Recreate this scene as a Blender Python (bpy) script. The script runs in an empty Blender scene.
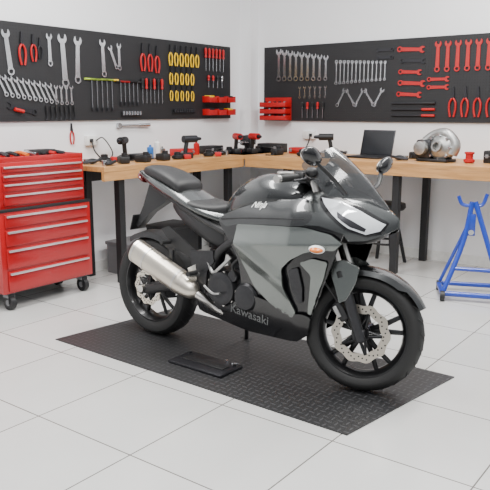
import bpy, bmesh, math, random
import numpy as np
from mathutils import Vector, Matrix
random.seed(4)
PI=math.pi
# whole place is turned so that the walls run along the world axes
G=Matrix.Rotation(math.atan2(.6,.8),4,'Z')
# ------------------------------------------------------------------ materials
MATS={}
def mat(name,col,rough=.5,metal=0.,coat=0.,var=.12,scale=30.,bump=0.,alpha=1.,trans=0.,emit=0.):
    if name in MATS: return MATS[name]
    m=bpy.data.materials.new(name); m.use_nodes=True; nt=m.node_tree
    b=nt.nodes['Principled BSDF']
    tc=nt.nodes.new('ShaderNodeTexCoord'); no=nt.nodes.new('ShaderNodeTexNoise')
    no.inputs['Scale'].default_value=scale; no.inputs['Detail'].default_value=3
    nt.links.new(tc.outputs['Object'],no.inputs['Vector'])
    mx=nt.nodes.new('ShaderNodeMix'); mx.data_type='RGBA'
    c=Vector(col)
    mx.inputs['A'].default_value=(*(c*(1-var)),1); mx.inputs['B'].default_value=(*[min(1,k*(1+var)) for k in c],1)
    nt.links.new(no.outputs['Fac'],mx.inputs['Factor']); nt.links.new(mx.outputs['Result'],b.inputs['Base Color'])
    b.inputs['Roughness'].default_value=rough; b.inputs['Metallic'].default_value=metal
    b.inputs['Coat Weight'].default_value=coat; b.inputs['Coat Roughness'].default_value=.04
    b.inputs['Alpha'].default_value=alpha; b.inputs['Transmission Weight'].default_value=trans
    if emit: b.inputs['Emission Color'].default_value=(*col,1); b.inputs['Emission Strength'].default_value=emit
    if bump:
        bp=nt.nodes.new('ShaderNodeBump'); bp.inputs['Strength'].default_value=bump; bp.inputs['Distance'].default_value=.003
        nt.links.new(no.outputs['Fac'],bp.inputs['Height']); nt.links.new(bp.outputs['Normal'],b.inputs['Normal'])
    MATS[name]=m; return m
gun=mat('paint_gunmetal',(.032,.034,.035),.26,.6,.8,.05,200)
graph=mat('paint_graphite',(.075,.08,.08),.26,.75,.7,.05,200)
silv=mat('paint_silver',(.17,.185,.176),.25,.85,.6,.06,200)
gloss=mat('plastic_gloss_black',(.005,.005,.006),.2,0,.25)
blk=mat('plastic_black',(.008,.008,.009),.5)
seatm=mat('seat_vinyl',(.012,.012,.013),.5,0,0,.2,300,.3)
rub=mat('rubber_tyre',(.010,.010,.010),.62,0,0,.2,120,.2)
rim=mat('rim_black',(.010,.010,.011),.3,.4,.2)
steel=mat('brushed_steel',(.6,.58,.55),.28,1.,0,.08,60)
muff=mat('muffler_steel',(.62,.57,.49),.3,1.,0,.1,15)
dsteel=mat('cast_metal_dark',(.045,.045,.048),.42,.8,0,.2,60,.3)
alu=mat('cast_aluminium',(.40,.40,.39),.4,.9,0,.2,40,.4)
lens=mat('headlight_lens',(.8,.83,.86),.08,.3,1.,.15,25)
amber=mat('amber_lens',(.8,.2,.02),.2,0,.6)
tail_l=mat('tail_lens',(.12,.004,.004),.2,0,.6)
smoke=mat('smoked_screen',(.022,.024,.026),.12,0,.6,.05,10,0,.76)
red=mat('red_enamel',(.38,.004,.007),.3,0,.4,.08,8)
redp=mat('red_plastic',(.45,.006,.008),.42)
yel=mat('yellow_plastic',(.8,.50,.005),.45)
org=mat('orange_plastic',(.7,.15,.01),.45)
green=mat('green_plastic',(.35,.5,.05),.45)
bluep=mat('blue_enamel',(.006,.04,.38),.32,0,.5)
bluet=mat('blue_plastic',(.03,.15,.45),.45)
chrome=mat('chrome_tool',(.55,.56,.58),.25,1.,0,.1,40)
toold=mat('tool_black_oxide',(.035,.035,.04),.4,.7)
white=mat('white_plastic',(.78,.78,.76),.45)
grey=mat('grey_plastic',(.18,.18,.19),.5)
scr=mat('laptop_display',(.008,.009,.012),.15)
handm=mat('drawer_pull_metal',(.7,.68,.68),.3,.8)
txtm=mat('decal_grey',(.13,.135,.135),.45)

def woodmat():
    m=bpy.data.materials.new('bench_wood'); m.use_nodes=True; nt=m.node_tree; b=nt.nodes['Principled BSDF']
    tc=nt.nodes.new('ShaderNodeTexCoord'); mp=nt.nodes.new('ShaderNodeMapping'); mp.inputs['Scale'].default_value=(1.5,14,14)
    no=nt.nodes.new('ShaderNodeTexNoise'); no.inputs['Scale'].default_value=3; no.inputs['Detail'].default_value=8; no.inputs['Distortion'].default_value=.6
    cr=nt.nodes.new('ShaderNodeValToRGB'); cr.color_ramp.elements[0].position=.3; cr.color_ramp.elements[1].position=.75
    cr.color_ramp.elements[0].color=(.40,.19,.06,1); cr.color_ramp.elements[1].color=(.60,.32,.12,1)
    l=nt.links.new; l(tc.outputs['Object'],mp.inputs[0]); l(mp.outputs[0],no.inputs['Vector']); l(no.outputs['Fac'],cr.inputs[0]); l(cr.outputs[0],b.inputs['Base Color'])
    b.inputs['Roughness'].default_value=.45; return m
wood=woodmat()
def tilemat():
    m=bpy.data.materials.new('floor_tile'); m.use_nodes=True; nt=m.node_tree; b=nt.nodes['Principled BSDF']; l=nt.links.new
    tc=nt.nodes.new('ShaderNodeTexCoord'); br=nt.nodes.new('ShaderNodeTexBrick')
    br.offset=0; br.squash=1
    for k,v in (('Scale',1),('Mortar Size',.0032),('Mortar Smooth',.1),('Brick Width',.6),('Row Height',.6),('Bias',0)): br.inputs[k].default_value=v
    br.inputs['Color1'].default_value=(.54,.535,.52,1); br.inputs['Color2'].default_value=(.58,.575,.56,1); br.inputs['Mortar'].default_value=(.13,.12,.11,1)
    l(tc.outputs['Object'],br.inputs['Vector'])
    no=nt.nodes.new('ShaderNodeTexNoise'); no.inputs['Scale'].default_value=2.2; no.inputs['Detail'].default_value=6; l(tc.outputs['Object'],no.inputs['Vector'])
    mr=nt.nodes.new('ShaderNodeMapRange'); mr.inputs[3].default_value=.9; mr.inputs[4].default_value=1.05; l(no.outputs['Fac'],mr.inputs[0])
    mx=nt.nodes.new('ShaderNodeVectorMath'); mx.operation='SCALE'; l(br.outputs['Color'],mx.inputs[0]); l(mr.outputs[0],mx.inputs['Scale']); l(mx.outputs[0],b.inputs['Base Color'])
    mr2=nt.nodes.new('ShaderNodeMapRange'); mr2.inputs[3].default_value=.10; mr2.inputs[4].default_value=.28; l(no.outputs['Fac'],mr2.inputs[0]); l(mr2.outputs[0],b.inputs['Roughness'])
    bp=nt.nodes.new('ShaderNodeBump'); bp.inputs['Strength'].default_value=.3; bp.inputs['Distance'].default_value=.002; bp.invert=True
    l(br.outputs['Fac'],bp.inputs['Height']); l(bp.outputs[0],b.inputs['Normal'])
    return m
def cellmat(name,base,hi,scale,kind,rough):
    m=bpy.data.materials.new(name); m.use_nodes=True; nt=m.node_tree; b=nt.nodes['Principled BSDF']; l=nt.links.new
    def vm(op,a,v=None):
        n=nt.nodes.new('ShaderNodeVectorMath'); n.operation=op; l(a,n.inputs[0])
        if v is not None: n.inputs[1].default_value=v
        return n
    tc=nt.nodes.new('ShaderNodeTexCoord')
    s=vm('MULTIPLY',tc.outputs['Object'],(scale,scale if kind=='mat' else 0,0 if kind=='mat' else scale))
    fr=vm('FRACTION',s.outputs[0]); sb=vm('SUBTRACT',fr.outputs[0],(.5,.5,0) if kind=='mat' else (.5,0,.5))
    if kind=='mat':
        a=vm('MULTIPLY',sb.outputs[0],(1,4,0)); a=vm('LENGTH',a.outputs[0]); c=vm('MULTIPLY',sb.outputs[0],(4,1,0)); c=vm('LENGTH',c.outputs[0])
        ck=nt.nodes.new('ShaderNodeTexChecker'); ck.inputs['Scale'].default_value=1; l(s.outputs[0],ck.inputs['Vector'])
        mx=nt.nodes.new('ShaderNodeMix'); l(ck.outputs['Fac'],mx.inputs[0]); l(a.outputs['Value'],mx.inputs[2]); l(c.outputs['Value'],mx.inputs[3]); d=mx.outputs[0]; th=.45
    else:
        d=vm('LENGTH',sb.outputs[0]).outputs['Value']; th=.17
    lt=nt.nodes.new('ShaderNodeMath'); lt.operation='LESS_THAN'; lt.inputs[1].default_value=th; l(d,lt.inputs[0])
    cm=nt.nodes.new('ShaderNodeMix'); cm.data_type='RGBA'; cm.inputs['A'].default_value=(*base,1); cm.inputs['B'].default_value=(*hi,1)
    l(lt.outputs[0],cm.inputs['Factor']); l(cm.outputs['Result'],b.inputs['Base Color'])
    bp=nt.nodes.new('ShaderNodeBump'); bp.inputs['Strength'].default_value=.6; bp.inputs['Distance'].default_value=.003; bp.invert=(kind!='mat')
    l(lt.outputs[0],bp.inputs['Height']); l(bp.outputs[0],b.inputs['Normal']); b.inputs['Roughness'].default_value=rough
    return m
matm=cellmat('checker_rubber',(.020,.020,.021),(.055,.055,.058),26,'mat',.45)
pegm=cellmat('pegboard_black',(.010,.010,.012),(.002,.002,.002),40,'peg',.55)
wallm=mat('wall_paint',(.84,.845,.86),.7,0,0,.02,3)

# ------------------------------------------------------------------ mesh builder
def catmull(pts,n=6):
    P=[Vector(p) for p in pts]; P=[2*P[0]-P[1]]+P+[2*P[-1]-P[-2]]; out=[]
    for i in range(1,len(P)-2):
        a,b,c,d=P[i-1:i+3]
        for k in range(n):
            t=k/n; out.append(.5*((2*b)+(c-a)*t+(2*a-5*b+4*c-d)*t*t+(3*b-a-3*c+d)*t**3))
    out.append(P[-2]); return out
class MB:
    def __init__(s,name,M=None):
        s.name=name; s.v=[]; s.f=[]; s.mi=[]; s.ms=[]; s.M=M or Matrix()
    def add(s,vs,fs,m):
        o=len(s.v); s.v+=[s.M@Vector(q) for q in vs]
        if m not in s.ms: s.ms.append(m)
        k=s.ms.index(m)
        for f in fs: s.f.append([i+o for i in f]); s.mi.append(k)
    def box(s,c,d,m,bev=.004,R=None):
        bm=bmesh.new(); bmesh.ops.create_cube(bm,size=1)
        for v in bm.verts: v.co=Vector((v.co.x*d[0],v.co.y*d[1],v.co.z*d[2]))
        if bev>0: bmesh.ops.bevel(bm,geom=list(bm.edges),offset=min(bev,min(d)*.45),segments=2,profile=.5,affect='EDGES')
        bm.verts.index_update(); T=Matrix.Translation(c)@(R.to_4x4() if R else Matrix())
        s.add([T@v.co for v in bm.verts],[[v.index for v in f.verts] for f in bm.faces],m); bm.free()
    def ring_frame(s,ax):
        ax=Vector(ax).normalized(); t=Vector((0,0,1)) if abs(ax.z)<.9 else Vector((1,0,0))
        u=ax.cross(t).normalized(); return ax,u,ax.cross(u)
    def lathe(s,prof,c,ax,m,n=32,closed=False):
        ax,u,w=s.ring_frame(ax); c=Vector(c); vs=[]; fs=[]
        for r,h in prof:
            for k in range(n):
                a=2*PI*k/n; vs.append(c+ax*h+(u*math.cos(a)+w*math.sin(a))*r)
        L=len(prof); R=L if closed else L-1
        for i in range(R):
            j=(i+1)%L
            for k in range(n):
                q=(k+1)%n; fs.append([i*n+k,i*n+q,j*n+q,j*n+k])
        if not closed:
            if prof[0][0]>1e-5: fs.append(list(range(n)))
            if prof[-1][0]>1e-5: fs.append([(L-1)*n+k for k in range(n)][::-1])
        s.add(vs,fs,m)
    def cyl(s,a,b,r,m,r2=None,n=16):
        a=Vector(a);b=Vector(b); s.lathe([(r,0),(r if r2 is None else r2,(b-a).length)],a,b-a,m,n)
    def tube(s,pts,r,m,n=10,sm=5,sc=(1,1)):
        P=catmull(pts,sm) if sm else [Vector(p) for p in pts]; rings=[]; u=None
        for i,p in enumerate(P):
            t=(P[min(i+1,len(P)-1)]-P[max(i-1,0)]).normalized()
            if u is None: _,u,_=s.ring_frame(t)
            u=(u-t*u.dot(t)).normalized(); w=t.cross(u); rr=r(i/(len(P)-1)) if callable(r) else r
            rings.append([p+u*math.cos(2*PI*k/n)*rr*sc[0]+w*math.sin(2*PI*k/n)*rr*sc[1] for k in range(n)])
        s.loft(rings,m)
    def loft(s,rings,m,caps=True):
        n=len(rings[0]); vs=[p for r in rings for p in r]; fs=[]
        for i in range(len(rings)-1):
            for k in range(n):
                q=(k+1)%n; fs.append([i*n+k,i*n+q,(i+1)*n+q,(i+1)*n+k])
        if caps: fs.append(list(range(n))[::-1]); fs.append([(len(rings)-1)*n+k for k in range(n)])
        s.add(vs,fs,m)
    def ell(s,c,r,m,R=None,n=20,q=12):
        vs=[];fs=[]; R=R or Matrix.Identity(3); c=Vector(c)
        for i in range(1,q):
            t=PI*i/q
            for k in range(n):
                a=2*PI*k/n; vs.append(c+R@Vector((r[0]*math.sin(t)*math.cos(a),r[1]*math.sin(t)*math.sin(a),r[2]*math.cos(t))))
        vs+= [c+R@Vector((0,0,r[2])),c+R@Vector((0,0,-r[2]))]; T=len(vs)-2
        for i in range(q-2):
            for k in range(n): fs.append([i*n+k,i*n+(k+1)%n,(i+1)*n+(k+1)%n,(i+1)*n+k])
        for k in range(n): fs.append([T,(k+1)%n,k]); fs.append([T+1,(q-2)*n+k,(q-2)*n+(k+1)%n])
        s.add(vs,fs,m)
    def prism(s,poly,y0,y1,m):   # poly in (x,z), extruded in y
        n=len(poly); vs=[(p[0],y0,p[1]) for p in poly]+[(p[0],y1,p[1]) for p in poly]
        s.add(vs,[list(range(n)),[n+k for k in range(n)][::-1]]+[[k,(k+1)%n,n+(k+1)%n,n+k] for k in range(n)],m)
    def done(s,parent=None,smooth=True,bev=0,subd=0,ang=38):
        me=bpy.data.meshes.new(s.name); me.from_pydata([tuple(v) for v in s.v],[],s.f)
        for m in s.ms: me.materials.append(m)
        me.polygons.foreach_set('material_index',s.mi)
        bm=bmesh.new(); bm.from_mesh(me); bmesh.ops.recalc_face_normals(bm,faces=bm.faces); bm.to_mesh(me); bm.free()
        if smooth:
            me.polygons.foreach_set('use_smooth',[True]*len(me.polygons)); me.set_sharp_from_angle(angle=math.radians(ang))
        o=bpy.data.objects.new(s.name,me); bpy.context.collection.objects.link(o)
        if bev:
            b=o.modifiers.new('bevel','BEVEL'); b.width=bev; b.segments=2; b.limit_method='ANGLE'
        if subd:
            q=o.modifiers.new('sub','SUBSURF'); q.levels=q.render_levels=subd
        if parent: o.parent=parent
        return o
def empty(name,M):
    e=bpy.data.objects.new(name,None); e.matrix_world=M; bpy.context.collection.objects.link(e); return e
def frame(o,x,y):
    x=Vector(x).normalized(); y=Vector(y).normalized()
    return G@Matrix(((x[0],y[0],0,o[0]),(x[1],y[1],0,o[1]),(0,0,1,o[2]),(0,0,0,1)))
C0=(.03,7.54,0)
ML=frame(C0,(-.6,-.8),(.8,-.6))    # a: along left wall toward viewer, b: out of wall
MR=frame(C0,(.8,-.6),(-.6,-.8))    # a: along right wall toward viewer, b: out of wall

# ------------------------------------------------------------------ room shell
def boxobj(name,M,lo,hi,m,bev=0):
    b=MB(name); c=[(lo[i]+hi[i])/2 for i in range(3)]; d=[hi[i]-lo[i] for i in range(3)]
    b.box(c,d,m,bev); o=b.done(smooth=False)
    if M.determinant()<0:
        for v in o.data.vertices: v.co.x=-v.co.x
        o.data.flip_normals(); M=M@Matrix.Diagonal((-1,1,1,1))
    o.matrix_world=M; return o
boxobj('wall_left',ML,(-.15,-.12,0),(7.2,0,3.4),wallm)
boxobj('wall_right',MR,(0,-.12,0),(6.2,0,3.4),wallm)
boxobj('wall_corner_column',MR,(.0,0,0),(.14,.14,3.4),wallm)
boxobj('baseboard_left',ML,(.14,0,0),(7.2,.012,.09),white)
boxobj('baseboard_right',MR,(.14,0,0),(6.2,.012,.09),white)
fl=MB('floor'); fl.box((0,0,-.05),(16,16,.1),tilemat(),0); fo=fl.done(smooth=False)
fo.matrix_world=frame((-.469,2.553,0),(.6,.8),(-.8,.6))
boxobj('pegboard',ML,(.33,.001,1.295),(3.7,.02,2.015),pegm)
boxobj('pegboard.001',MR,(.23,.001,1.27),(3.4,.02,2.02),pegm)

# ------------------------------------------------------------------ workbench
wb=empty('workbench',Matrix())
for (M,a0,a1,dep,tag,legs) in ((ML,0.15,2.56,.55,'left',[2.34,.95]),(MR,.15,3.6,.8,'right',[1.0,2.1 ,3.4])):
    t=boxobj('top_'+tag,M,(a0,.015,.915),(a1,dep,.955),wood,.003); t.parent=wb
    t=boxobj('front_board_'+tag,M,(.0+(.8 if tag=='left' else .56),dep-.035,.845),(a1,dep-.002,.915),wood,.003); t.parent=wb
    for k,a in enumerate(legs):
        for b in (.08,dep-.08):
            t=boxobj('leg_%s_%d_%d'%(tag,k,int(b*100)),M,(a-.03,b-.03,0),(a+.03,b+.03,.915),blk,.003); t.parent=wb
    t=boxobj('back_rail_'+tag,M,(.2,.06,.80),(a1-.1,.10,.915),blk); t.parent=wb

# ------------------------------------------------------------------ tools
def wm(M,a,b,z,ang=0,sc=1):
    return M@Matrix.Translation((a,b,z))@Matrix.Rotation(ang,4,'Y')@Matrix.Scale(sc,4)
def circ(cx,cz,r,a0,a1,n): return [(cx+r*math.cos(a0+(a1-a0)*k/n),cz+r*math.sin(a0+(a1-a0)*k/n)) for k in range(n+1)]
def wrench(mb,M,L,m,w=.09):
    mb.M=M; h=L/2; W=L*w/2+.002; R=L*.085+.004; t=.007
    a=math.radians(50)
    jaw=circ(0,h-R,R*1.15,PI/2+a*.75,PI/2+2*PI-a*.75,16)+[(R*.38,h-R*1.1),(-R*.38,h-R*1.1)]
    mb.prism(jaw,0,t,m); mb.prism([(-W,-h+R),(W,-h+R),(W*.8,h-R*1.6),(-W*.8,h-R*1.6)],.001,t-.001,m)
    mb.lathe([(R*.95,0),(R*.95,t*1.2),(R*.55,t*1.2),(R*.55,0)],(0,0,-h+R*.6),(0,1,0),m,18,True)
def ringw(mb,M,L,m):
    mb.M=M; R=L*.09
    mb.prism([(-R*.4,-L/2),(R*.4,-L/2),(R*.3,L/2),(-R*.3,L/2)],0,.006,m)
    for z in (-L/2,L/2): mb.lathe([(R,0),(R,.008),(R*.55,.008),(R*.55,0)],(0,0,z),(0,1,0),m,16,True)
def pliers(mb,M,L,mh,mj=toold):
    mb.M=M; h=L/2
    for s in (-1,1):
        mb.tube([(s*.004,.01,h*.25),(s*L*.10,.01,-h*.05),(s*L*.11,.01,-h*.5),(s*L*.06,.01,-h)],L*.035,mh,8,4)
        mb.prism([(0,h*.2),(s*L*.06,h*.35),(s*L*.045,h*.6),(s*.004,h),(0,h)],0,.012,mj)
    mb.cyl((0,0,h*.3),(0,.016,h*.3),L*.05,mj)
def driver(mb,M,L,mh):
    mb.M=M; h=L/2
    mb.lathe([(.004,0),(.013,.01),(.014,L*.2),(.009,L*.3),(.013,L*.36),(.013,L*.42),(.005,L*.44)],(0,.015,h),(0,0,-1),mh,12)
    mb.cyl((0,.015,h-L*.43),(0,.015,-h),.0035,chrome,n=8)
def thandle(mb,M,L,mh):
    mb.M=M; mb.cyl((-L*.28,.012,L/2),(L*.28,.012,L/2),.009,mh,n=10); mb.cyl((0,.012,L/2),(0,.012,-L/2),.004,chrome,n=8); mb.cyl((0,.012,-L/2),(0,.012,-L/2+.03),.008,toold,n=8)
PB=.021
t=MB('combination_wrench_set')
for a,z,L,an in [(2.97,1.80,.32,.1),(2.60,1.84,.24,0),(2.47,1.77,.40,.04),(2.33,1.78,.36,-.05),(2.06,1.81,.30,.03),(1.95,1.82,.2,.4),(1.88,1.83,.22,0)]:
    wrench(t,wm(ML,a,PB,z,an),L,chrome,.12)
t.done()
t=MB('open_end_wrench_set')
for k in range(10): wrench(t,wm(ML,3.04-.05*k,PB,1.56-.006*k,.45),.17,chrome)
for k in range(4): wrench(t,wm(ML,2.56-.05*k,PB,1.50,0),.15,chrome)
t.done()
t=MB('pliers_set')
for a,z,L,mh in [(2.85,1.83,.24,redp),(2.75,1.84,.20,redp),(2.69,1.84,.16,toold),(1.60,1.84,.24,redp),(1.51,1.84,.24,redp),(1.42,1.83,.24,redp)]:
    pliers(t,wm(ML,a,PB,z),L,mh)
t.done()
t=MB('adjustable_wrench'); wrench(t,wm(ML,2.88,PB,1.39,1.35),.26,toold,.14); t.M=wm(ML,2.97,PB,1.39,1.35); t.tube([(0,.012,-.02),(0,.012,-.1)],.014,redp,8,2); t.done()
t=MB('t_handle_driver_set')
for k in range(5): thandle(t,wm(ML,2.20-.055*k,PB,1.50),.26,[green,green,blk,green,yel][k])
for k in range(5): thandle(t,wm(ML,1.88-.05*k,PB,1.52),.2,redp if k%2 else blk)
t.done()
t=MB('hook_tool_set')
for k in range(7):
    t.M=wm(ML,2.66-.045*k,PB,1.36); t.tube([(0,.01,.05),(0,.012,-.04),(.015,.012,-.055)],.005,toold,8,3); t.cyl((0,.01,.0),(0,.01,.05),.009,blk,n=8)
t.done()
t=MB('screwdriver_set')
for k in range(6): driver(t,wm(ML,1.62-.05*k,PB,1.55),.22,redp if k%2 else blk)
for k in range(6): driver(t,wm(ML,.74-.055*k,PB,1.87),.22,redp)
for k in range(4): driver(t,wm(ML,.70-.07*k,PB,1.66),.12,[redp,redp,blk,chrome][k])
t.done()
t=MB('yellow_pliers_set')
for r,(z,n,L) in enumerate([(1.88,6,.19),(1.70,5,.17),(1.54,5,.15)]):
    for k in range(n): pliers(t,wm(ML,1.24-.075*k,PB,z),L,yel,toold)
t.done()
t=MB('socket_rail_set')
for r,(a,z,n) in enumerate([(1.20,1.37,9),(1.86,1.35,7)]):
    t.M=wm(ML,a,PB,z); t.box((-.03*n/2,.006,-.02),(.035*n,.008,.012),toold,.002)
    for k in range(n): t.lathe([(.007,0),(.013,.004),(.013,.035),(.009,.035)],(-.033*k,.018,-.015),(0,0,1),chrome if r else toold,12)
t.done()
t=MB('red_storage_bins')
for i in range(3):
    for j in range(2):
        t.M=wm(ML,.42+i*.15,PB,1.33+j*.125)
        t.prism([(-.06,0),(.06,0),(.06,.06),(-.06,.06)],0,.004,redp); t.box((0,.045,.004),(.12,.09,.006),redp,.001)
        t.box((0,.09,.025),(.12,.005,.05),redp,.001)
        for s in (-1,1): t.box((s*.06,.045,.03),(.004,.09,.06),redp,.001)
        t.box((0,.04,.042),(.09,.06,.05),[yel,toold,blk][(i+j)%3],.004)
t.done()
t=MB('torque_wrench'); t.M=wm(ML,1.74,.0,1.245,PI/2); t.cyl((0,.02,-.17),(0,.02,.16),.011,chrome); t.cyl((0,.02,-.21),(0,.02,-.08),.016,chrome); t.cyl((0,.0,.16),(0,.035,.16),.024,chrome); t.done()
t=MB('combination_wrench_set')
for k in range(9): wrench(t,wm(MR,.42+.07*k,PB,1.84-.006*k),.32-.010*k,chrome,.09)
t.done()
t=MB('ring_spanner_set')
for k in range(13): ringw(t,wm(MR,1.10+.043*k,PB,1.74),.20-.004*k,chrome)
t.done()
t=MB('open_end_wrench_set')
for k in range(5): wrench(t,wm(MR,1.16+.10*k,PB,1.50,(-.6 if k%2 else .5)),.19,chrome)
for k in range(6): wrench(t,wm(MR,.68+.06*k,PB,1.56),.12,chrome)
t.done()
t=MB('red_wrench_set')
for r in range(5):
    wrench(t,wm(MR,1.87+.02*(r%2),PB,1.92-.10*r,PI/2+.05),.26-.02*(r%3),redp if r!=1 else toold,.12)
for k in range(6): wrench(t,wm(MR,2.12+.09*k,PB,1.85),.26,redp,.12)
for k in range(4): wrench(t,wm(MR,2.70+.09*k,PB,1.82,.1),.28,redp if k%2 else chrome,.12)
for k in range(2): wrench(t,wm(MR,2.14,PB,1.65-.07*k,PI/2),.2,redp,.12)
t.done()
t=MB('adjustable_wrench')
for r in range(2): wrench(t,wm(MR,1.60,PB,1.93-.07*r,-PI/2),.18,toold,.13)
t.done()
t=MB('pliers_set')
for k in range(4): pliers(t,wm(MR,2.28+.11*k,PB,1.45),.26,redp)
for k in range(3): pliers(t,wm(MR,2.78+.11*k,PB,1.45),.24,redp)
t.done()
t=MB('screwdriver_set')
for k in range(5): driver(t,wm(MR,.72+.06*k,PB,1.38),.16,redp if k%2 else blk)
t.done()
t=MB('long_pry_bar_set')
for k in range(3): t.M=wm(MR,1.90,PB,1.44-.055*k,PI/2); t.cyl((0,.01,-.2),(0,.01,.2),.007,toold); t.cyl((0,.01,.1),(0,.01,.22),.012,redp if k else blk)
t.done()
t=MB('red_parts_organizer'); t.M=wm(MR,.42,.021,1.275,0,1.22)
t.prism([(-.13,0),(.13,0),(.13,.19),(-.13,.19)],0,.015,redp)
for r in range(3):
    z=.0+.055*r; t.box((0,.055,z+.004),(.26,.09,.006),redp,.001); t.box((0,.10,z+.02),(.26,.006,.035),redp,.001)
    for s in (-1,0,1): t.box((s*.128,.055,z+.022),(.005,.09,.04),redp,.001)
    for k in range(5): t.cyl((-.1+.05*k,.06,z+.01),(-.1+.05*k,.06,z+.048),.014,[toold,chrome,blk][k%3],n=10)
t.done()
t=MB('wall_socket'); t.M=wm(ML,2.22,0,1.13); t.box((0,.02,0),(.12,.04,.08),white,.006); t.box((.02,.045,0),(.03,.02,.03),blk,.003)
t.tube([(.02,.05,0),(.03,.09,-.08),(-.02,.12,-.155),(-.05,.10,-.165)],.006,blk); t.tube([(-.03,.045,0),(-.07,.09,.02),(-.14,.12,-.1),(-.12,.10,-.165)],.005,blk); t.done()
t=MB('wall_socket'); t.M=wm(MR,.8,0,1.13); t.box((0,.02,0),(.14,.04,.08),white,.006); t.box((.03,.045,0),(.03,.02,.03),blk,.003); t.tube([(.03,.05,0),(.03,.09,-.08),(0,.12,-.165)],.006,blk); t.done()
t=MB('hanging_pliers'); pliers(t,wm(ML,2.41,0,1.19),.17,redp); t.done()

# ------------------------------------------------------------------ bench clutter
BZ=.956
def drill(name,M,c):
    t=MB(name,M); t.cyl((-.08,0,.17),(.06,0,.17),.032,c); t.cyl((.06,0,.17),(.11,0,.17),.02,toold,r2=.012); t.tube([(-.04,0,.16),(-.055,0,.09),(-.06,0,.05)],.02,blk,10,3); t.box((-.05,0,.025),(.11,.07,.05),blk,.008); t.done()
def can(name,M,c,h=.16,r=.028):
    t=MB(name,M); t.lathe([(r*.9,0),(r,.006),(r,h*.8),(r*.6,h*.86),(r*.35,h*.87),(r*.35,h),(0,h)],(0,0,0),(0,0,1),c,20); t.done()
def case(name,M,c,d):
    t=MB(name,M); t.box((0,0,d[2]/2),d,c,.008); t.box((0,d[1]/2+.003,d[2]*.55),(d[0]*.98,.006,.006),grey,.001)
    t.tube([(-.05,d[1]/2,d[2]*.6),(-.045,d[1]/2+.03,d[2]*.6),(.045,d[1]/2+.03,d[2]*.6),(.05,d[1]/2,d[2]*.6)],.006,c,8,3)
    for s in (-1,1): t.box((s*d[0]*.36,d[1]/2+.006,d[2]*.55),(.025,.01,.03),grey,.002)
    t.done()
def T(M,a,b,ang=0): return M@Matrix.Translation((a,b,BZ))@Matrix.Rotation(ang,4,'Z')
drill('cordless_drill',T(ML,2.02,.18,.5),blk); drill('cordless_drill',T(ML,1.42,.42,2.9),toold); drill('cordless_drill',T(ML,.70,.40,1.),redp)
can('spray_can',T(ML,1.60,.18),white,.17); can('spray_can',T(ML,1.67,.16),bluet,.12,.03); can('spray_can',T(ML,1.52,.16),chrome,.10,.03); can('glue_bottle',T(ML,1.02,.14),redp,.13)
case('tool_case',T(ML,1.82,.16,.05),blk,(.2,.16,.05)); case('tool_case',T(ML,1.25,.16,-.05),redp,(.2,.14,.07)); case('tool_case',T(ML,.82,.16),blk,(.2,.15,.08))
case('tool_case',T(MR,.50,.25),blk,(.26,.18,.09)); case('tool_case',T(MR,2.84,.35,.1),blk,(.24,.2,.10)); case('tool_case',T(MR,.86,.25),redp,(.22,.16,.06))
drill('cordless_drill',T(MR,.52,.58,.4),redp); drill('cordless_drill',T(MR,1.15,.30,2.6),blk)
def fitting(name,M,k):
    t=MB(name,M)
    if k%3==0: t.tube([(-.09,0,.02),(-.03,.03,.03),(.05,.02,.02),(.1,-.02,.015)],.011,toold,8,4); t.ell((0,-.02,.022),(.05,.035,.022),dsteel); t.cyl((.05,-.04,0),(.05,-.04,.04),.022,chrome)
    elif k%3==1: t.box((0,0,.03),(.12,.08,.06),blk,.012); t.cyl((.03,0,.06),(.03,0,.085),.025,dsteel); t.tube([(-.06,0,.03),(-.11,.03,.01),(-.15,-.02,.008),(-.10,-.06,.008)],.005,blk,8,5)
    else: t.lathe([(.035,0),(.05,.01),(.05,.03),(.03,.04),(.03,.06),(.02,.065)],(0,0,0),(0,0,1),dsteel,20); t.box((.09,.0,.02),(.06,.05,.04),redp,.006)
    t.done()
for k,(M,a,b) in enumerate([(ML,2.40,.25),(ML,2.22,.40),(ML,1.15,.40),(ML,.93,.36),(MR,1.38,.60),(MR,.26,.66),(MR,2.02,.55),(ML,1.78,.42),(ML,1.60,.42),(ML,.50,.25),(MR,.80,.60),(MR,1.08,.60),(ML,2.40,.45),(ML,2.02,.42),(ML,2.20,.15),(MR,1.30,.22),(MR,2.06,.25),(ML,.36,.40)]): fitting('engine_fitting',T(M,a,b,k*1.1),k)
t=MB('laptop',T(MR,1.68,.42,.12)); t.box((0,0,.009),(.34,.23,.018),toold,.004); t.box((0,.0,.019),(.30,.12,.002),blk,0)
Rm=Matrix.Rotation(math.radians(14),3,'X'); t.box((0,-.135,.13),(.34,.008,.235),toold,.004,Rm); t.box((0,-.13,.131),(.315,.003,.21),scr,0,Rm); t.done()
t=MB('engine_casting',T(MR,2.34,.50,.2)@Matrix.Scale(1.12,4)); 
t.lathe([(.03,-.07),(.085,-.065),(.10,-.03),(.10,.02),(.075,.05),(.04,.06),(.04,.09),(.028,.09),(.028,.05)],(0.05,0,.11),(0,1,.1),alu,28)
t.tube([(.13,0,.06),(.15,-.01,.13),(.08,0,.21),(-.02,0,.20),(-.09,.02,.15)],lambda q:.042-.012*q,alu,14,5)
t.box((-.08,0,.09),(.13,.12,.14),dsteel,.015); t.lathe([(.05,0),(.055,.02),(.05,.05),(.03,.055)],(-.08,.06,.1),(0,1,0),alu,20)
for k in range(8):
    a=k*PI/4; t.cyl((.05+.09*math.cos(a),.03,.11+.09*math.sin(a)),(.05+.09*math.cos(a),.06,.11+.09*math.sin(a)),.009,chrome,n=6)
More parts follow.
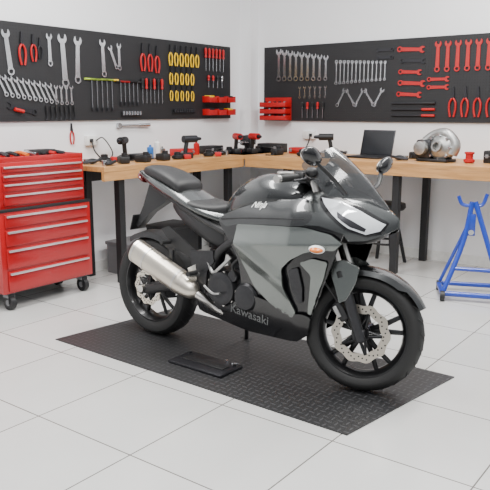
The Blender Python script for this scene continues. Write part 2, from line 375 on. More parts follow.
for x in (-.13,-.03,.1): t.cyl((x,-.03,0),(x,-.03,.05),.015,dsteel,n=8)
t.box((0,0,.012),(.26,.14,.024),dsteel,.006); t.done()
t=MB('hose_coupling',T(MR,2.62,.5)); t.lathe([(.03,0),(.045,.01),(.045,.03),(.03,.035),(.03,.07),(.04,.075),(.04,.09)],(0,0,0),(0,0,1),redp,20); t.done()
t=MB('bench_vise',T(MR,.25,.33,1.4)); t.lathe([(.07,0),(.07,.02),(.04,.04),(.04,.07)],(0,0,0),(0,0,1),dsteel,20); t.box((-.05,0,.12),(.06,.11,.1),dsteel,.01); t.box((.06,0,.12),(.04,.11,.1),dsteel,.01); t.box((0,0,.09),(.2,.05,.05),dsteel,.01); t.cyl((.08,0,.1),(.14,0,.1),.012,chrome); t.cyl((.135,-.07,.1),(.135,.07,.1),.006,chrome); t.done()

# ------------------------------------------------------------------ tool chest
tc=MB('tool_chest',ML)
a0,a1=2.63,3.42
am=(a0+a1)/2
tc.box((am,.24,.41),(a1-a0,.42,.57),red,.006)
tc.box((am,.24,.705),(a1-a0+.01,.43,.02),blk,.003)
tc.box((am,.24,.87),(a1-a0-.06,.38,.32),red,.006)
for c,d in [((am,.42,1.045),(a1-a0-.06,.012,.04)),((am,.06,1.045),(a1-a0-.06,.012,.04)),((a0+.036,.24,1.045),(.012,.38,.04)),((a1-.036,.24,1.045),(.012,.38,.04))]: tc.box(c,d,red,.003)
for z,h in [(.985,.05),(.925,.05),(.86,.06),(.775,.085)]:
    tc.box((am,.436,z),(a1-a0-.12,.014,h-.008),red,.003); tc.box((am,.450,z+h/2-.014),(a1-a0-.13,.018,.012),handm,.003)
for z,h in [(.635,.10),(.515,.12),(.37,.15),(.21,.15)]:
    tc.box((am+.0,.456,z),(a1-a0-.08,.014,h-.01),red,.003)
    tc.box((am+.0,.472,z+h/2-.02),(a1-a0-.10,.018,.014),handm,.003)
tc.box((a0-.012,.24,.60),(.02,.30,.02),blk,.005)
tc.box((am,.24,.13),(a1-a0-.02,.40,.02),blk,.003)
for a in (a0+.07,a1-.07):
    for b in (.09,.40):
        tc.box((a,b,.105),(.06,.06,.03),grey,.003); tc.box((a,b+.03,.08),(.05,.01,.07),blk,.003); tc.cyl((a-.018,b+.01,.052),(a+.018,b+.01,.052),.052,blk,n=24); tc.cyl((a-.021,b+.01,.052),(a+.021,b+.01,.052),.022,grey,n=16)
tco=tc.done()
t=MB('socket_driver_kit',ML@Matrix.Translation((3.0,.24,1.035)));
for k in range(7): t.tube([(-.25+.08*k,-.1,.03),(-.2+.07*k,.0,.045),(-.24+.08*k,.1,.03)],.014,[toold,redp,blk,chrome,org,blk,toold][k],8,3)
t.box((-.1,0,.03),(.2,.12,.06),blk,.006); t.done()

# ------------------------------------------------------------------ under-bench things
def crate(name,M,d,c):
    t=MB(name,M)
    t.box((0,0,.01),(d[0],d[1],.02),c,.003)
    for s in (-1,1):
        t.box((s*d[0]/2,0,d[2]/2),(.015,d[1],d[2]),c,.003); t.box((0,s*d[1]/2,d[2]/2),(d[0],.015,d[2]),c,.003)
    t.box((0,0,d[2]),(d[0]+.03,d[1]+.03,.03),c,.006); t.done()
F=lambda M,a,b,ang=0: M@Matrix.Translation((a,b,0))@Matrix.Rotation(ang,4,'Z')
crate('storage_crate',F(ML,1.98,.25),(.36,.3,.26),grey); crate('storage_crate',F(ML,1.50,.25),(.36,.3,.34),blk); crate('storage_crate',F(ML,.60,.26),(.4,.3,.3),blk); crate('storage_crate',F(MR,.65,.3),(.4,.35,.35),blk)
t=MB('air_compressor',F(MR,1.40,.38)); t.lathe([(0,-.22),(.08,-.21),(.12,-.16),(.12,.16),(.08,.21),(0,.22)],(0,0,.2),(1,0,0),blk,24)
t.box((-.05,0,.37),(.18,.14,.12),dsteel,.01); t.cyl((.1,0,.30),(.1,0,.45),.05,blk)
t.tube([(-.2,.0,.2),(-.2,0,.5),(.2,0,.5),(.2,0,.2)],.011,blk,8,4)
for s in (-1,1):
    for q in (-1,1): t.cyl((s*.14,q*.09-.01,.05),(s*.14,q*.09+.02,.05),.05,blk,n=20)
    t.box((s*.14,0,.09),(.03,.2,.03),blk,.004)
t.done()
t=MB('shop_stool',F(MR,1.86,.40)); t.lathe([(.02,.50),(.16,.50),(.175,.52),(.17,.555),(.12,.565),(0,.565)],(0,0,0),(0,0,1),blk,32)
for k in range(4):
    a=PI/4+k*PI/2; t.cyl((.08*math.cos(a),.08*math.sin(a),.5),(.2*math.cos(a),.2*math.sin(a),.0),.016,blk)
t.lathe([(.145,.19),(.155,.2),(.145,.21),(.135,.2)],(0,0,0),(0,0,1),blk,32,True); t.done()

# ------------------------------------------------------------------ blue stand
t=MB('paddock_stand',G@Matrix.Translation((1.66,4.92,0))@Matrix.Rotation(-.25,4,'Z'))
H=.78
t.tube([(-.18,-.10,.05),(-.05,0,.42),(.0,.03,H-.06)],.019,bluep,10,5); t.tube([(.24,-.12,.05),(.12,-.02,.42),(.02,.03,H-.06)],.019,bluep,10,5)
t.tube([(-.10,.03,H-.02),(-.07,.03,H-.08),(.0,.03,H-.09),(.07,.03,H-.08),(.10,.03,H)],.013,bluep,8,5)
t.cyl((-.18,-.10,.05),(.24,-.12,.05),.02,bluep); t.cyl((-.12,-.045,.23),(.19,-.07,.23),.015,bluep)
t.cyl((-.18,-.10,.05),(-.20,.22,.05),.02,bluep); t.cyl((.24,-.12,.05),(.28,.22,.05),.02,bluep); t.cyl((-.2,.22,.05),(.28,.22,.05),.018,bluep)
t.cyl((-.2,.2,.05),(0,.03,.6),.013,bluep); t.box((0,.03,.55),(.06,.05,.16),bluep,.006); t.cyl((0,-.02,.5),(0,.08,.5),.02,chrome)
for x,y in ((-.18,-.10),(.24,-.12),(-.2,.22),(.28,.22)): t.cyl((x-.016,y-.03,.038),(x+.016,y-.03,.038),.038,blk,n=18); t.cyl((x-.018,y-.03,.038),(x+.018,y-.03,.038),.014,grey,n=12)
t.done()

# ------------------------------------------------------------------ mat & plate
A,B,C,D=[Vector((*q,0)) for q in ((-1.16,3.97),(.44,2.72),(1.10,3.37),(-.50,4.63))]
ux=(B-A).normalized(); uy=Vector((-ux.y,ux.x,0)); Mm=frame(A,ux,uy)
inv=(G.inverted()@Mm).inverted(); q=[inv@p for p in (A,B,C,D)]
t=MB('rubber_floor_mat'); t.add([(p.x,p.y,0) for p in q]+[(p.x,p.y,.006) for p in q],[[3,2,1,0],[4,5,6,7],[0,1,5,4],[1,2,6,5],[2,3,7,6],[3,0,4,7]],matm); mo=t.done(smooth=False); mo.matrix_world=Mm
t=MB('steel_base_plate',frame((-.22,3.53,.007),ux,uy)); t.box((0,0,.008),(.38,.19,.016),toold,.004); t.box((.0,0,.018),(.30,.06,.006),blk,.002)
for s in (-1,1): t.cyl((s*.16,.06,.014),(s*.16,.06,.026),.010,dsteel,n=6)
t.cyl((.10,.07,.014),(.10,.07,.032),.008,chrome,n=6); t.cyl((.13,.075,.016),(.16,.085,.020),.005,chrome,n=8)
t.done()

# ------------------------------------------------------------------ MOTORCYCLE
MBK=frame((-.555,4.101,.006),(.789,-.615),(.615,.789))@Matrix.Rotation(math.radians(-1.5),4,'X')
bike=empty('motorcycle',MBK)
xs=np.linspace(0,1.8,361)
def smooth(xp,fp,k=9):
    y=np.interp(xs,xp,fp); ker=np.ones(k)/k; yp=np.pad(y,k,'edge'); return np.convolve(np.convolve(yp,ker,'same'),ker,'same')[k:-k]
Wt=smooth([.4,.6,.8,1.0,1.15,1.3,1.4,1.5,1.56,1.605],[.145,.165,.195,.225,.24,.225,.195,.13,.08,.0],5)
Zt=smooth([.9,1.1,1.2,1.3,1.45,1.55,1.62],[.97,.99,1.01,1.015,.965,.91,.86],7)
zg=[.15,.3,.45,.6,.72,.8]; gg=[.50,.72,.86,.95,.99,1]
def zt(x): return float(np.interp(x,xs,Zt))
def Yf(x,z):
    w=float(np.interp(x,xs,Wt))
    if z<.8: g=sum(float(np.interp(z+d,zg,gg)) for d in (-.03,-.015,0,.015,.03))/5
    else: t=min(1,(z-.8)/(zt(x)-.8)); g=(1-t**2.4)**(1/1.7)
    return w*g
def chaikin(P,n,c=.10):
    for _ in range(n):
        Q=[]
        for i in range(len(P)):
            a=P[i];b=P[(i+1)%len(P)]; Q+=[(a[0]*(1-c)+b[0]*c,a[1]*(1-c)+b[1]*c),(a[0]*c+b[0]*(1-c),a[1]*c+b[1]*(1-c))]
        P=Q
    return P
def panel(name,poly,off,m,th=.006,ch=1,grid=.015,fn=None,both=True,bulge=0):
    fn=fn or Yf; poly=chaikin(poly,ch)
    bm=bmesh.new(); vs=[bm.verts.new((p[0],0,p[1])) for p in poly]; bm.faces.new(vs)
    x0=min(p[0] for p in poly);x1=max(p[0] for p in poly);z0=min(p[1] for p in poly);z1=max(p[1] for p in poly)
    for k in range(1,int((x1-x0)/grid)+1): bmesh.ops.bisect_plane(bm,geom=bm.verts[:]+bm.edges[:]+bm.faces[:],plane_co=(x0+k*grid,0,0),plane_no=(1,0,0))
    for k in range(1,int((z1-z0)/grid)+1): bmesh.ops.bisect_plane(bm,geom=bm.verts[:]+bm.edges[:]+bm.faces[:],plane_co=(0,0,z0+k*grid),plane_no=(0,0,1))
    bmesh.ops.remove_doubles(bm,verts=bm.verts,dist=.0008)
    bm.verts.index_update(); V=[v.co.copy() for v in bm.verts]; Fs=[[v.index for v in f.verts] for f in bm.faces]; E=[(e.verts[0].index,e.verts[1].index) for e in bm.edges if len(e.link_faces)==1]; bm.free()
    mb=MB(name); n=len(V)
    for s in ((-1,1) if both else (-1,)):
        out=[]; inn=[]
        for v in V:
            y=fn(v.x,v.z); o_=off
            if bulge:   # pressed character lines running along the flank
                zc=.715+.10*(v.x-1.0); d1=v.z-zc
                o_+=bulge*(max(0,1-d1/.07) if d1>0 else max(0,1+d1/.16))
                q=(v.z-.36)-(1.22-v.x)*.55; o_+=bulge*.6*max(0,1-abs(q-.10)/.07)
            yo=max(0.0,y+o_) if y>.004 else 0.0
            out.append((v.x,s*yo,v.z)); inn.append((v.x,s*max(0,yo-th),v.z))
        mb.add(out+inn,[f if s<0 else f[::-1] for f in Fs]+[[i+n for i in f][::-1] for f in Fs]+[[a,b,b+n,a+n] for a,b in E],m)
    return mb.done(bike,ang=45)
panel('inner_fairing',[(.62,.80),(.95,.90),(1.20,.92),(1.42,.84),(1.36,.66),(1.30,.50),(1.22,.32),(1.10,.28),(.80,.36),(.78,.60)],-.012,gloss)
panel('belly_pan',[(.43,.31),(.50,.335),(.66,.37),(.84,.425),(1.00,.41),(1.12,.37),(1.20,.38),(1.245,.37),(1.22,.27),(1.14,.215),(.80,.20),(.45,.245)],.006,gloss,.008)
panel('side_fairing',[(.785,.79),(.90,.80),(1.05,.812),(1.22,.822),(1.36,.80),(1.42,.762),(1.385,.725),(1.30,.722),(1.235,.70),(1.155,.655),(1.095,.60),(1.105,.50),(1.165,.385),(1.14,.352),(1.08,.362),(1.0,.405),(.90,.475),(.84,.57),(.79,.68)],.006,silv,.010,1,.010,None,True,.022)
panel('side_fairing_scoop',[(1.20,.645),(1.27,.675),(1.345,.665),(1.325,.58),(1.285,.48),(1.25,.385),(1.232,.39),(1.25,.50),(1.262,.59)],.004,silv,.008)
panel('scoop_vent_fin',[(1.135,.60),(1.19,.62),(1.21,.52),(1.205,.44),(1.185,.44),(1.15,.50)],.002,dsteel,.006)
panel('upper_side_cover',[(.64,.80),(.70,.835),(.80,.875),(.95,.925),(1.20,.955),(1.26,.87),(1.22,.825),(1.0,.81),(.80,.79),(.70,.765)],.002,gun,.008)
panel('cover_gap_line',[(.66,.806),(.80,.825),(1.0,.846),(1.22,.862),(1.22,.856),(1.0,.839),(.80,.818),(.67,.798)],.0035,blk,.003,0)
top=[(x,zt(x)) for x in np.arange(1.60,1.15,-.02)]
panel('upper_cowl',[(1.16,.83),(1.30,.835),(1.41,.805),(1.43,.77),(1.50,.775),(1.56,.80),(1.60,.83)]+top,.0,graph,.005,0,.01)
panel('headlight_surround',[(1.25,.972),(1.36,.965),(1.46,.925),(1.575,.86),(1.56,.808),(1.50,.792),(1.42,.822),(1.34,.88),(1.28,.93)],.003,gloss,.006,1,.01)
panel('headlight',[(1.27,.962),(1.36,.953),(1.46,.910),(1.565,.852),(1.55,.822),(1.50,.805),(1.43,.833),(1.35,.893)],.0065,lens,.006,0,.01)
panel('headlight_divider',[(1.37,.905),(1.44,.868),(1.50,.832),(1.495,.818),(1.44,.838),(1.38,.880)],.009,toold,.003,0,.01)
t=MB('windscreen')
cl=[(1.545,.920,.05),(1.50,.970,.10),(1.44,1.033,.135),(1.37,1.095,.150),(1.30,1.15,.152),(1.235,1.195,.13)]
GR=[]
for (x,z,w) in cl:
    row=[]
    for k in range(-6,7):
        s=k/6; row.append((x-.12*abs(s)**2.2*min(1,w*9),s*w,z-.085*abs(s)**2.4))
    GR.append(row)
n=13; fs=[[j*n+i,j*n+i+1,(j+1)*n+i+1,(j+1)*n+i] for j in range(5) for i in range(12)]
t.add([p for r in GR for p in r],fs,smoke); o=t.done(bike); sb=o.modifiers.new('s','SUBSURF'); sb.levels=sb.render_levels=2
def body(name,secs,m,p=2.6,n=28,subd=1,y0=0):
    t=MB(name); R=[]
    for (x,w,z1,z0) in secs:
        zc=(z1+z0)/2;h=(z1-z0)/2; r=[]
        for k in range(n):
            a=2*PI*k/n; c,s=math.cos(a),math.sin(a)
            r.append((x,y0+w*math.copysign(abs(c)**(2/p),c),zc+h*math.copysign(abs(s)**(2/p),s)))
        R.append(r)
    t.loft(R,m); return t.done(bike,subd=subd,ang=60)
body('fuel_tank',[(.58,.05,.85,.79),(.62,.085,.90,.78),(.68,.12,.965,.78),(.76,.15,1.02,.79),(.86,.168,1.05,.80),(.96,.172,1.055,.82),(1.05,.16,1.04,.84),(1.12,.13,1.005,.86),(1.16,.09,.97,.88)],gun,2.3)
t=MB('fuel_cap'); t.lathe([(.045,0),(.045,.006),(.036,.012),(0,.012)],(.95,0,1.05),(0.0,0,1),steel,28); t.done(bike)
body('tail_fairing',[(-.13,.02,1.01,.995),(-.09,.05,1.02,.975),(0,.09,1.015,.93),(.12,.115,.985,.885),(.25,.13,.945,.84),(.38,.14,.885,.80),(.50,.14,.85,.765),(.62,.12,.83,.74),(.70,.11,.82,.73)],graph,2.2)
body('pillion_seat',[(-.06,.05,1.03,.99),(-.02,.08,1.055,.99),(.10,.105,1.045,.96),(.20,.115,1.015,.93),(.27,.115,.985,.90),(.30,.10,.955,.88)],seatm,2.8)
body('rider_seat',[(.25,.10,.90,.86),(.29,.125,.905,.84),(.38,.14,.88,.81),(.48,.135,.865,.80),(.57,.105,.865,.79),(.64,.07,.885,.79),(.67,.05,.885,.80)],seatm,2.6)
body('tail_light',[(-.135,.03,1.0,.985),(-.10,.055,.99,.95),(-.06,.06,.965,.93)],tail_l,2.2)
body('under_seat_cover',[(.16,.05,.86,.82),(.30,.10,.84,.72),(.45,.125,.80,.66),(.60,.13,.78,.58),(.72,.12,.78,.58)],blk,3)
t=MB('plate_bracket'); t.prism([(-.02,.95),(.14,.90),(.10,.83),(-.02,.76),(-.13,.66),(-.15,.67),(-.08,.80)],-.03,.03,blk); t.box((-.15,0,.69),(.008,.13,.10),blk,.003,Matrix.Rotation(.3,3,'Y'))
t.done(bike)
t=MB('frame')
for s in (-1,1):
    t.tube([(1.12,s*.05,.93),(.95,s*.14,.80),(.75,s*.15,.70),(.60,s*.14,.58),(.56,s*.13,.38)],.024,blk,10,6)
    t.tube([(1.10,s*.06,.86),(1.02,s*.15,.60),(.95,s*.14,.45)],.02,blk,10,5)
    t.tube([(.66,s*.13,.72),(.40,s*.11,.80),(.05,s*.07,.93)],.016,blk,8,4)
    t.tube([(.70,s*.14,.66),(.85,s*.15,.56),(.98,s*.14,.7)],.015,blk,8,4)
t.box((.62,0,.70),(.2,.22,.16),blk,.02); t.done(bike)
t=MB('engine')
t.box((.74,0,.39),(.46,.28,.22),dsteel,.03); t.box((.90,0,.60),(.20,.30,.30),dsteel,.02,Matrix.Rotation(.35,3,'Y')); t.box((.80,0,.27),(.36,.2,.08),dsteel,.02)
for k in range(7): t.box((.86+.012*k,0,.50+.03*k),(.24,.32,.007),dsteel,.001,Matrix.Rotation(.35,3,'Y'))
for s in (-1,1):
    t.lathe([(.095,0),(.10,.02),(.09,.045),(.06,.055),(.05,.052),(0,.052)],(.66,s*.13,.42),(0,s,0),dsteel,32)
    t.lathe([(.075,0),(.078,.03),(.065,.05),(.03,.056),(0,.056)],(.83,s*.13,.40),(0,s,0),dsteel,28)
    t.lathe([(.03,0),(.03,.02),(0,.02)],(.74,s*.15,.50),(0,s,0),dsteel,16)
    for k in range(9):
        a=2*PI*k/9; t.cyl((.66+.092*math.cos(a),s*.14,.42+.092*math.sin(a)),(.66+.092*math.cos(a),s*.165,.42+.092*math.sin(a)),.008,steel,n=6)
t.tube([(.72,-.16,.60),(.66,-.17,.54),(.60,-.165,.50),(.56,-.16,.56)],.010,alu,8,5); t.tube([(.80,-.15,.62),(.74,-.17,.56),(.76,-.17,.50)],.008,rub,8,5)
t.box((1.10,0,.58),(.05,.34,.36),blk,.01,Matrix.Rotation(-.2,3,'Y'))
t.box((.85,0,.72),(.4,.3,.16),blk,.03); t.box((1.05,0,.82),(.3,.3,.14),blk,.04); t.done(bike)
t=MB('nose_inner'); t.ell((1.36,0,.83),(.2,.13,.10),blk); t.box((1.20,0,.93),(.10,.30,.06),blk,.02); t.box((1.24,0,1.0),(.06,.20,.08),gloss,.015,Matrix.Rotation(-.5,3,'Y')); t.done(bike)
t=MB('swingarm')
for s in (-1,1):
    t.tube([(.58,s*.09,.37),(.45,s*.115,.385),(.25,s*.12,.36),(.06,s*.115,.31),(-.03,s*.115,.30)],lambda q:.034-.010*q,blk,12,6,(.7,1.1))
    t.cyl((.01,s*.10,.31),(.01,s*.15,.31),.022,steel)
t.box((.42,0,.38),(.08,.2,.05),blk,.01); t.cyl((.40,0,.42),(.52,0,.68),.03,dsteel)
t.tube([(.47,0,.45),(.52,0,.66)],.045,dsteel,12,0); t.done(bike)
def wheel(par,name,c,R,w,Mx=None):
    M=Mx or Matrix(); c=Vector(c)
    t=MB(name+'_tyre',M)
    rr=.218
    prof=[(rr,-w*.36),(rr+.012,-w*.42),((R+rr)/2-.005,-w*.5),(R-.030,-w*.49),(R-.016,-w*.40),(R-.006,-w*.24),(R,-w*.08),(R,w*.08),(R-.006,w*.24),(R-.016,w*.40),(R-.030,w*.49),((R+rr)/2-.005,w*.5),(rr+.012,w*.42),(rr,w*.36)]
    t.lathe(prof,c,(0,1,0),rub,72,True)
    for k in range(26):
        a=2*PI*k/26
        for s in (-1,1):
            p=[]
            for q,(rad,h) in enumerate([(R+.0005,.004),(R-.004,w*.22),(R-.0125,w*.38)]):
                aa=a+q*.07+(.06 if s>0 else 0); p.append(c+Vector((math.cos(aa)*rad,s*h,math.sin(aa)*rad)))
            t.tube(p,.0022,blk,6,3)
    t.done(par)
    t=MB(name+'_rim',M)
    t.lathe([(.224,-w*.37),(.226,-w*.40),(.217,-w*.40),(.203,-w*.28),(.193,-w*.1),(.193,w*.1),(.203,w*.28),(.217,w*.40),(.226,w*.40),(.224,w*.37),(.21,0)],c,(0,1,0),rim,72,True)
    t.lathe([(.030,-w*.4),(.045,-w*.38),(.040,0),(.045,w*.38),(.030,w*.4)],c,(0,1,0),rim,28); t.cyl(c+Vector((0,-w*.62,0)),c+Vector((0,w*.62,0)),.013,steel); t.cyl(c+Vector((0,-w*.66,0)),c+Vector((0,-w*.58,0)),.018,steel,n=6)
    for k in range(5):
        for s in (-1,1):
            a0_=2*PI*k/5+.3; a1_=a0_+s*.20; a0_+=s*.12
            p0=c+Vector((math.cos(a0_)*.036,0,math.sin(a0_)*.036)); p1=c+Vector((math.cos(a0_+s*.04)*.11,-.006,math.sin(a0_+s*.04)*.11)); p2=c+Vector((math.cos(a1_)*.2,0,math.sin(a1_)*.2))
            t.tube([p0,p1,p2],lambda q:.012-.003*q,rim,8,4,(1.0,1.3))
    t.done(par)
def disc(par,name,c,ro,ri,M=None):
    t=MB(name,M or Matrix()); c=Vector(c); n=96; y=.0025
    def rg(r,wv,h): return [c+Vector((math.cos(2*PI*k/n)*(r+wv*math.cos(10*2*PI*k/n)),h,math.sin(2*PI*k/n)*(r+wv*math.cos(10*2*PI*k/n)))) for k in range(n)]
    t.loft([rg(ro,.005,-y),rg(ro,.005,y),rg(ri,.003,y),rg(ri,.003,-y),rg(ro,.005,-y)],muff,False)
    for k in range(40):
        a=2*PI*k/40; r=ri+(ro-ri)*(.3+.2*(k%3)); p=c+Vector((math.cos(a)*r,0,math.sin(a)*r)); t.cyl(p+Vector((0,-.0032,0)),p+Vector((0,.0032,0)),.0042,blk,n=8)
    for k in range(5):
        a=2*PI*k/5; t.tube([c+Vector((math.cos(a-.25)*.04,0,math.sin(a-.25)*.04)),c+Vector((math.cos(a)*(ri+.006),0,math.sin(a)*(ri+.006)))],.009,rim,8,0); t.tube([c+Vector((math.cos(a+.35)*.04,0,math.sin(a+.35)*.04)),c+Vector((math.cos(a)*(ri+.006),0,math.sin(a)*(ri+.006)))],.007,rim,8,0)
    t.lathe([(.045,-.006),(.045,.006),(.03,.006),(.03,-.006)],c,(0,1,0),rim,28,True)
    t.done(par)
wheel(bike,'rear_wheel',(.01,0,.31),.31,.14)
disc(bike,'rear_disc',(.01,-.082,.31),.11,.078)
t=MB('rear_brake_caliper'); t.box((.13,-.092,.35),(.09,.045,.05),blk,.012,Matrix.Rotation(-.4,3,'Y')); t.tube([(.16,-.10,.36),(.3,-.13,.40),(.48,-.15,.45)],.005,blk,8,4); t.done(bike)
t=MB('sprocket_and_chain'); t.lathe([(.10,-.003),(.10,.003),(.06,.003),(.06,-.003)],(.01,.085,.31),(0,1,0),dsteel,40,True)
t.tube([(.0,.085,.41),(.3,.085,.42),(.56,.085,.42)],.007,dsteel,8,0); t.tube([(.0,.085,.21),(.3,.085,.28),(.56,.085,.34)],.007,dsteel,8,0); t.done(bike)
t=MB('rear_hugger')
R_=[]
for k in range(13):
    a=math.radians(25+k*8); R_.append([(.01+math.cos(a)*(.335+d),y,.31+math.sin(a)*(.335+d)) for (y,d) in ((-.08,-.03),(-.07,.002),(0,.012),(.07,.002),(.08,-.03),(.07,-.004),(0,.006),(-.07,-.004))])
t.loft(R_,blk); t.done(bike)
t=MB('exhaust_silencer')
p0=Vector((.05,-.235,.575)); p1=Vector((.49,-.205,.385)); ax=(p1-p0).normalized()
t.tube([p0,p0+ax*.02],lambda q:.050+.014*q,blk,28,0,(1,1.15)); t.tube([p0+ax*.02,p0+ax*.30,p1-ax*.09],lambda q:.065,muff,32,4,(.92,1.10))
t.tube([p1-ax*.095,p1-ax*.06,p1,p1+ax*.03],lambda q:.067-.042*q*q,muff,28,4)
for q in (.03,.12,.36): t.tube([p0+ax*q,p0+ax*(q+.012)],.067,steel,32,0,(.92,1.10))
t.cyl(p0-ax*.012,p0+ax*.01,.024,dsteel,n=20)
t.tube([p1,p1+Vector((.05,.03,-.04)),(.60,-.11,.28),(.78,-.06,.235),(1.05,-.06,.28),(1.12,-.06,.45)],.024,steel,14,6)
t.box((.30,-.175,.52),(.03,.02,.14),blk,.004); t.done(bike)
t=MB('footrests')
for s in (-1,1):
    t.prism([(.43,.60),(.60,.62),(.61,.56),(.56,.50),(.55,.38),(.50,.36),(.48,.45),(.45,.52)],s*.155,s*.17,dsteel)
    t.cyl((.50,s*.17,.475),(.50,s*.26,.485),.011,alu); t.tube([(.50,s*.19,.488),(.50,s*.26,.492)],.014,rub,10,0)
    t.prism([(.20,.70),(.26,.72),(.48,.60),(.45,.55),(.30,.60)],s*.15,s*.16,blk); t.cyl((.27,s*.16,.63),(.27,s*.23,.635),.012,rub)
    t.tube([(.55,s*.18,.42),(.62,s*.19,.39),(.68,s*.20,.40)],.007,alu,8,3)
    t.prism([(.42,.50),(.48,.53),(.49,.44),(.45,.42)],s*.171,s*.174,alu)
t.done(bike)
t=MB('side_stand'); t.cyl((.62,.12,.26),(.52,.25,.0),.012,blk); t.box((.52,.255,.004),(.08,.04,.008),blk,.003); t.done(bike)
ax0=Vector((1.415,0,.31)); ax1=Vector((1.14,0,1.0)); axd=(ax1-ax0).normalized()
delta=math.radians(17)
ST=Matrix.Translation(ax0)@Matrix.Rotation(delta,4,axd)@Matrix.Translation(-ax0)
fc=Vector((1.44,0,.297))
wheel(bike,'front_wheel',fc,.295,.115,ST)
disc(bike,'front_disc',fc+Vector((0,-.068,0)),.142,.10,ST)
t=MB('fork',ST)
for s in (-1,1):
    a=fc+Vector((-.0,s*.105,.0)); b=Vector((1.19,s*.105,.93)); d=(b-a).normalized()
    t.cyl(a-d*.03,a+d*.30,.027,dsteel,n=20); t.cyl(a+d*.30,b+d*.10,.020,steel,n=20); t.lathe([(.032,0),(.032,.03),(.022,.04)],a+d*.29,d,blk,20)
    t.box(a,(.06,.03,.06),dsteel,.01)
for q in (.55,.68):
    p=fc+(Vector((1.19,0,.93))-fc).normalized()*q; t.box(p+Vector((-.02,0,0)),(.07,.27,.03),dsteel,.01,Matrix.Rotation(-.37,3,'Y'))
t.cyl((1.13,0,.80),(1.10,0,1.02),.03,dsteel); t.done(bike)
t=MB('front_brake_caliper',ST); t.box(fc+Vector((-.10,-.085,.10)),(.05,.055,.10),blk,.014,Matrix.Rotation(-.6,3,'Y')); t.box(fc+Vector((-.115,-.115,.10)),(.02,.01,.06),alu,.004,Matrix.Rotation(-.6,3,'Y'))
t.tube([fc+Vector((-.12,-.10,.15)),fc+Vector((-.20,-.14,.28)),fc+Vector((-.18,-.11,.42)),(1.22,-.08,.86)],.0055,blk,8,5); t.done(bike)
t=MB('front_fender',ST); R_=[]
for k in range(19):
    u=k/18; a=math.radians(28+u*122); e=.55+.45*math.sin(PI*min(1,u*1.1+.02))
    w=.072*e
    dr=.035 if .2<u<.85 else .015
    R_.append([(fc.x+math.cos(a)*(.318+d),y,fc.z+math.sin(a)*(.318+d)) for (y,d) in ((-w-.006,-dr),(-w*.95,-.006),(-w*.5,.006),(0,.012),(w*.5,.006),(w*.95,-.006),(w+.006,-dr),(w*.9,-.010),(0,.006),(-w*.9,-.010))])
t.loft(R_,gun)
for s in (-1,1):
    t.prism(chaikin([(1.27,.63),(1.34,.655),(1.42,.625),(1.41,.55),(1.37,.46),(1.335,.44),(1.315,.50),(1.29,.56)],1),s*.115,s*.134,silv)
t.done(bike,bev=.002)
t=MB('handlebars',ST)
for s in (-1,1):
    t.tube([(1.13,s*.10,1.015),(1.12,s*.17,1.03),(1.06,s*.34,1.015)],.012,dsteel,10,4); t.tube([(1.10,s*.215,1.03),(1.058,s*.345,1.015)],.018,rub,14,0); t.cyl((1.058,s*.345,1.015),(1.052,s*.365,1.012),.019,steel)
    t.box((1.11,s*.19,1.035),(.045,.04,.045),blk,.01); t.tube([(1.135,s*.19,1.035),(1.155,s*.25,1.025),(1.13,s*.35,1.01)],.006,dsteel,8,4)
t.ell((1.16,-.17,1.06),(.03,.03,.025),blk); t.box((1.11,0,1.02),(.08,.24,.03),dsteel,.012); t.done(bike)
t=MB('mirrors')
for s in (-1,1):
    zz=1.165 if s<0 else 1.10
    t.tube([(1.38,s*.13,.985),(1.36,s*.24,zz-.09),(1.335,s*.32,zz-.03)],lambda q:.012-.003*q,blk,10,4,(1.3,.7))
    Rm=Matrix.Rotation(s*.35,3,'X')@Matrix.Rotation(.15,3,'Y')
    t.ell((1.335,s*.36,zz),(.030,.072,.040),gloss,Rm); t.ell((1.312,s*.36,zz),(.010,.060,.030),steel,Rm)
    t.ell((1.315,s*.262,.728),(.035,.030,.014),amber); t.cyl((1.31,s*.21,.728),(1.31,s*.24,.728),.012,blk); t.ell((1.31,s*.252,.728),(.042,.026,.020),white)
t.done(bike)
t=MB('instrument_cluster'); t.box((1.22,0,1.06),(.04,.2,.10),blk,.02,Matrix.Rotation(-.5,3,'Y')); t.cyl((1.21,.04,1.07),(1.18,.04,1.085),.045,gloss); t.done(bike)
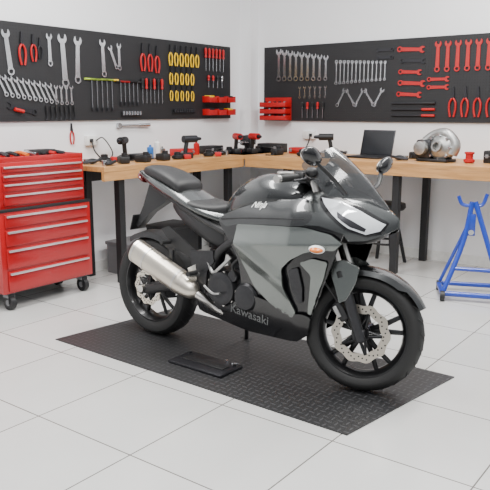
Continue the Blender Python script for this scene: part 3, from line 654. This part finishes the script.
def text(name,s,size,x0,z0,slope,off,m,shear=.25,fn=None,side=-1):
    cu=bpy.data.curves.new(name,'FONT'); cu.body=s; cu.size=size; cu.shear=shear; cu.offset=.0006; cu.resolution_u=3
    ob=bpy.data.objects.new(name+'_tmp',cu); bpy.context.collection.objects.link(ob)
    dg=bpy.context.evaluated_depsgraph_get(); me=bpy.data.meshes.new_from_object(ob.evaluated_get(dg)); bpy.data.objects.remove(ob)
    fn=fn or Yf
    bm=bmesh.new(); bm.from_mesh(me)
    bmesh.ops.triangulate(bm,faces=bm.faces)
    for v in bm.verts:
        X=x0+v.co.x; Z=z0+v.co.y+v.co.x*slope; v.co=Vector((X,side*(fn(X,Z)+off),Z))
    bm.to_mesh(me); bm.free(); me.materials.clear(); me.materials.append(m); o=bpy.data.objects.new(name,me); bpy.context.collection.objects.link(o); o.parent=bike
text('belly_lettering','Kawasaki',.074,.70,.295,-.08,.0085,txtm)
text('tank_lettering','Ninja',.045,.87,.884,.06,.006,white,.35)

# ------------------------------------------------------------------ lights, world, camera
def area(name,loc,size,power,rz=0,sy=None):
    l=bpy.data.lights.new(name,'AREA'); l.energy=power; l.shape='RECTANGLE'; l.size=size; l.size_y=sy or size; l.color=(1,.985,.96)
    o=bpy.data.objects.new(name,l); bpy.context.collection.objects.link(o); o.matrix_world=G@Matrix.Translation(loc)@Matrix.Rotation(rz,4,'Z'); return o
area('ceiling_lamp',(-1.4,3.8,3.3),.35,125,-.64,2.6)
area('ceiling_lamp',(1.3,4.3,3.3),.35,125,-.64,2.6)
area('ceiling_lamp',(0,1.2,3.3),.35,120,-.64,2.6)
w=bpy.data.worlds.new('world'); w.use_nodes=True; nt=w.node_tree; bg=nt.nodes['Background']
tc_=nt.nodes.new('ShaderNodeTexCoord'); sx=nt.nodes.new('ShaderNodeSeparateXYZ'); nt.links.new(tc_.outputs['Generated'],sx.inputs[0])
cr=nt.nodes.new('ShaderNodeValToRGB'); cr.color_ramp.elements[0].position=.0; cr.color_ramp.elements[0].color=(.20,.21,.23,1); cr.color_ramp.elements[1].position=.75; cr.color_ramp.elements[1].color=(.96,.98,1,1)
e=cr.color_ramp.elements.new(.12); e.color=(.38,.39,.41,1)
nt.links.new(sx.outputs['Z'],cr.inputs[0]); nt.links.new(cr.outputs[0],bg.inputs[0]); bg.inputs[1].default_value=1.4
bpy.context.scene.world=w
cam=bpy.data.cameras.new('camera'); cam.sensor_width=36; cam.lens=680/490*36
co=bpy.data.objects.new('camera',cam); bpy.context.collection.objects.link(co)
co.matrix_world=G@Matrix.Translation((0,0,1.38))@Matrix.Rotation(PI/2-math.atan(135/680),4,'X'); bpy.context.scene.camera=co
